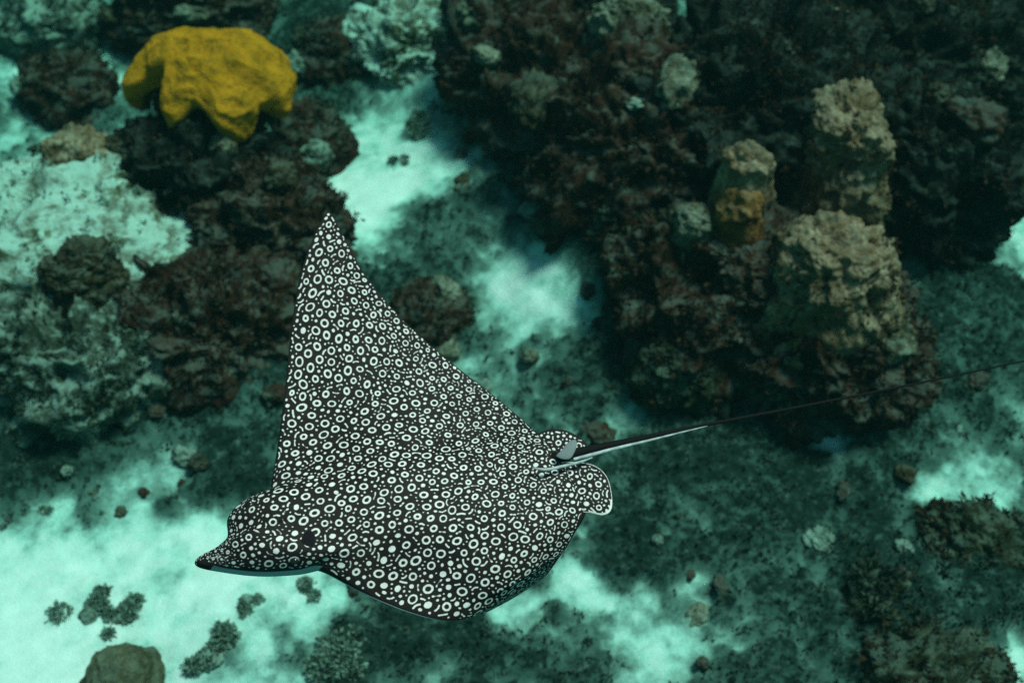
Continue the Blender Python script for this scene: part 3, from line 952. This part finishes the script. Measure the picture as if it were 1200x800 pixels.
# --- fins: flat lens shapes with the same skin
def fin(name, outline, depth, thick_m, seed, label=None, mark_scale=0.85, rim=False, bare=False):
    A = np.array(outline, float)
    A = np.concatenate([A, A[:1]])
    per = catmull(np.concatenate([A[-2:-1], A, A[1:2]]), [16] * (len(A) + 1))[16:-17]
    na, nr_ = len(per), 44
    cen = A[:-1].mean(0)
    w = np.linspace(0, 1, nr_)[:, None, None]
    px = cen + (per[None] - cen) * w
    d = depth(px[..., 0], px[..., 1])
    P = at_depth(px[..., 0], px[..., 1], d)
    n_ = -ray_dir(cen[0], cen[1])
    n_ = n_ / np.linalg.norm(n_)
    h = thick_m * np.sqrt(np.clip(1 - w[..., 0] ** 2, 0, 1)) + 0.0006
    upp = (P + n_ * h[..., None]).reshape(-1, 3)
    dnn = (P - n_ * h[..., None] * 0.8).reshape(-1, 3)
    e = np.linalg.norm(px - per[None], axis=2)
    if bare:
        sd = np.full(len(upp), 9.0)
    else:
        sd = markings(upp, lambda i, r: np.where(((upp - upp[i]) ** 2).sum(1) < r * r)[0], (e * 0.9 + 0.3).ravel(), np.random.default_rng(seed),
                      np.random.default_rng(seed).permutation(len(upp))[:3500], U_, mark_scale)
    if rim:
        far = (px[..., 0] > 690) & (px[..., 1] > 585)
        sd = np.where(far.ravel(), np.minimum(sd, e.ravel() - 2.6), sd)
        sd = np.minimum(sd, e.ravel() - 0.7)
    f = grid_faces(nr_, na, True)
    fr = np.arange((nr_ - 1) * na, nr_ * na)
    rimf_ = np.stack([fr, np.roll(fr, -1), np.roll(fr, -1) + nr_ * na, fr + nr_ * na], 1)
    me_ = mesh_np(name, np.concatenate([upp, dnn]) - ori, np.concatenate([f, f[:, ::-1] + nr_ * na, rimf_[:, ::-1]]), M_ray, True,
                  {'mark': np.concatenate([sd, np.full(len(upp), 9.0)]),
                   'belly': np.concatenate([np.full(len(upp), 0.45 if bare else 0.0), np.ones(len(upp))])})
    return add(name, me_, parent=ray, label=label)


fin('pelvic_fin', [(628, 560), (648, 545), (672, 541), (696, 545), (711, 558), (717, 580), (716, 597), (706, 603), (690, 600), (668, 598), (642, 590)],
    lambda x, y: d0(x, y) + 0.012, 0.006, 81, rim=True)
fin('pelvic_fin', [(612, 520), (628, 509), (645, 503), (662, 504), (677, 511), (690, 523), (680, 530), (660, 534), (636, 534)],
    lambda x, y: d0(x, y) + 0.030, 0.006, 82)
fin('dorsal_fin', [(652, 534), (658, 527), (666, 518), (674, 515), (676, 521), (673, 530), (668, 537), (660, 538)],
    lambda x, y: d0(x, y) - 0.022, 0.005, 83, bare=True, label='small pale grey dorsal fin at the root of the tail')


def tube(name, pts, rad, mat, ns=12):
    C = catmull(np.array(pts, float), [14] * (len(pts) - 1))
    rr = np.interp(np.linspace(0, len(pts) - 1, len(C)), np.arange(len(pts)), rad)
    P = at_depth(C[:, 0], C[:, 1], C[:, 2])
    T = np.gradient(P, axis=0)
    T /= np.linalg.norm(T, axis=1, keepdims=True)
    A = np.cross(T, FWD)
    A /= np.linalg.norm(A, axis=1, keepdims=True)
    B = np.cross(T, A)
    an = np.linspace(0, 2 * math.pi, ns, endpoint=False)
    V = P[:, None] + (A[:, None] * np.cos(an)[None, :, None] + B[:, None] * np.sin(an)[None, :, None]) * (rr * U_)[:, None, None]
    V = V.reshape(-1, 3)
    n = len(C)
    V = np.concatenate([V, P[:1], P[-1:]])
    f = grid_faces(n, ns, True)
    k = np.arange(ns)
    c0 = np.stack([np.full(ns, n * ns), (k + 1) % ns, k, k], 1)
    c1_ = np.stack([np.full(ns, n * ns + 1), (n - 1) * ns + k, (n - 1) * ns + (k + 1) % ns, (n - 1) * ns + (k + 1) % ns], 1)
    tri = np.concatenate([c0, c1_])[:, :3]
    quads = np.concatenate([f[:, [0, 1, 2]], f[:, [0, 2, 3]], tri])
    return mesh_np(name, V - ori, quads, mat, True)


m, nd, lk, b = new_mat('tail skin', 0.8, 0.1)
b.inputs['Base Color'].default_value = (0.007, 0.006, 0.006, 1)
M_tail = m
m, nd, lk, b = new_mat('spine', 0.5, 0.3)
nz = noise_node(nd, lk, nd.new('ShaderNodeNewGeometry').outputs['Position'], 60.0, 3)
rp = ramp(nd, [(0.35, (0.25, 0.28, 0.28)), (0.65, (0.46, 0.50, 0.49))])
lk.new(nz.outputs[0], rp.inputs[0])
lk.new(rp.outputs[0], b.inputs['Base Color'])
M_spine = m


def td(px, py, e=0.0):
    return float(d0(px, py)) + max(0, px - 640) * 0.00060 + e


tail = [(606, 547), (652, 536), (690, 527), (760, 512), (830, 497), (950, 474), (1080, 448), (1200, 423), (1330, 398)]
add('tail', tube('tail', [(x, y, td(x, y, 0.03 if x < 640 else 0.004)) for x, y in tail], [4, 7, 5.5, 3.6, 2.4, 1.9, 1.5, 1.2, 0.8], M_tail), parent=ray, label='long thin black whip tail')
sp = [(672, 538), (692, 533), (722, 525), (760, 516), (800, 506), (829, 499)]
add('tail_spine', tube('tail_spine', [(x, y, td(x, y, -0.008)) for x, y in sp], [1.8, 2.3, 2.0, 1.5, 1.0, 0.4], M_spine), parent=ray, label='pale grey venomous spine lying along the tail')
sp = [(624, 548), (640, 550), (660, 546), (680, 541), (694, 536)]
add('tail_spine', tube('tail_spine', [(x, y, td(x, y, -0.03)) for x, y in sp], [1.0, 1.9, 1.9, 1.6, 0.8], M_spine), parent=ray, label='short grey spine at the tail root')

# --- eyes and breathing holes
m, nd, lk, b = new_mat('eye', 0.15, 0.6)
b.inputs['Base Color'].default_value = (0.016, 0.008, 0.007, 1)
M_eye = m


def on_body(px, py):
    """skin point that shows at a photo pixel"""
    q = dors.reshape(-1, 3) - CAM
    dz = q @ FWD
    x = 600 + FPX * (q @ RGT) / dz
    y = 400 - FPX * (q @ UPV) / dz
    i = int(np.argmin((x - px) ** 2 + (y - py) ** 2))
    a, b2 = divmod(i, NTc)
    return dors[a, b2]


def bead(name, p, rad, label=None, mat=None, rot=0.0):
    n, fa = ico(4)
    A = RGT * math.cos(rot) + UPV * math.sin(rot)
    B = UPV * math.cos(rot) - RGT * math.sin(rot)
    co = p + np.outer(n[:, 0] * rad[0], A) + np.outer(n[:, 1] * rad[1], B) + np.outer(n[:, 2] * rad[2], -FWD)
    add(name, mesh_np(name, co - ori, fa, mat or M_eye), parent=ray, label=label)


bead('spiracle', on_body(361, 636), (8 * U_, 15 * U_, 0.0026), 'dark breathing hole behind the eye', rot=-0.25)
bead('eye', on_body(345, 657), (5 * U_, 4 * U_, 0.006), 'dark eye at the side of the head')
bead('eye', on_body(292, 590), (5 * U_, 4 * U_, 0.005), 'dark eye on the far side of the head')

# ------------------------------------------------------------------ the water
m = bpy.data.materials.new('sea water')
m.use_nodes = True
nd, lk = m.node_tree.nodes, m.node_tree.links
nd.clear()
out = nd.new('ShaderNodeOutputMaterial')
pv = nd.new('ShaderNodeVolumePrincipled')
pv.inputs['Density'].default_value = 0.125
pv.inputs['Color'].default_value = (0.010, 0.034, 0.032, 1)
pv.inputs['Absorption Color'].default_value = (0.0, 0.86, 0.53, 1)
pv.inputs['Anisotropy'].default_value = 0.3
lk.new(pv.outputs[0], out.inputs['Volume'])
w_, top_ = 27.0, CAM_H + 0.35
bx = [(-w_, -w_, -1.6), (w_, -w_, -1.6), (w_, w_ + 2, -1.6), (-w_, w_ + 2, -1.6), (-w_, -w_, top_), (w_, -w_, top_), (w_, w_ + 2, top_), (-w_, w_ + 2, top_)]
bf = [(0, 3, 2, 1), (4, 5, 6, 7), (0, 1, 5, 4), (1, 2, 6, 5), (2, 3, 7, 6), (3, 0, 4, 7)]
add('haze', mesh_np('haze', bx, bf, m, False), kind='stuff', label='clear teal sea water filling the scene', cat='water')
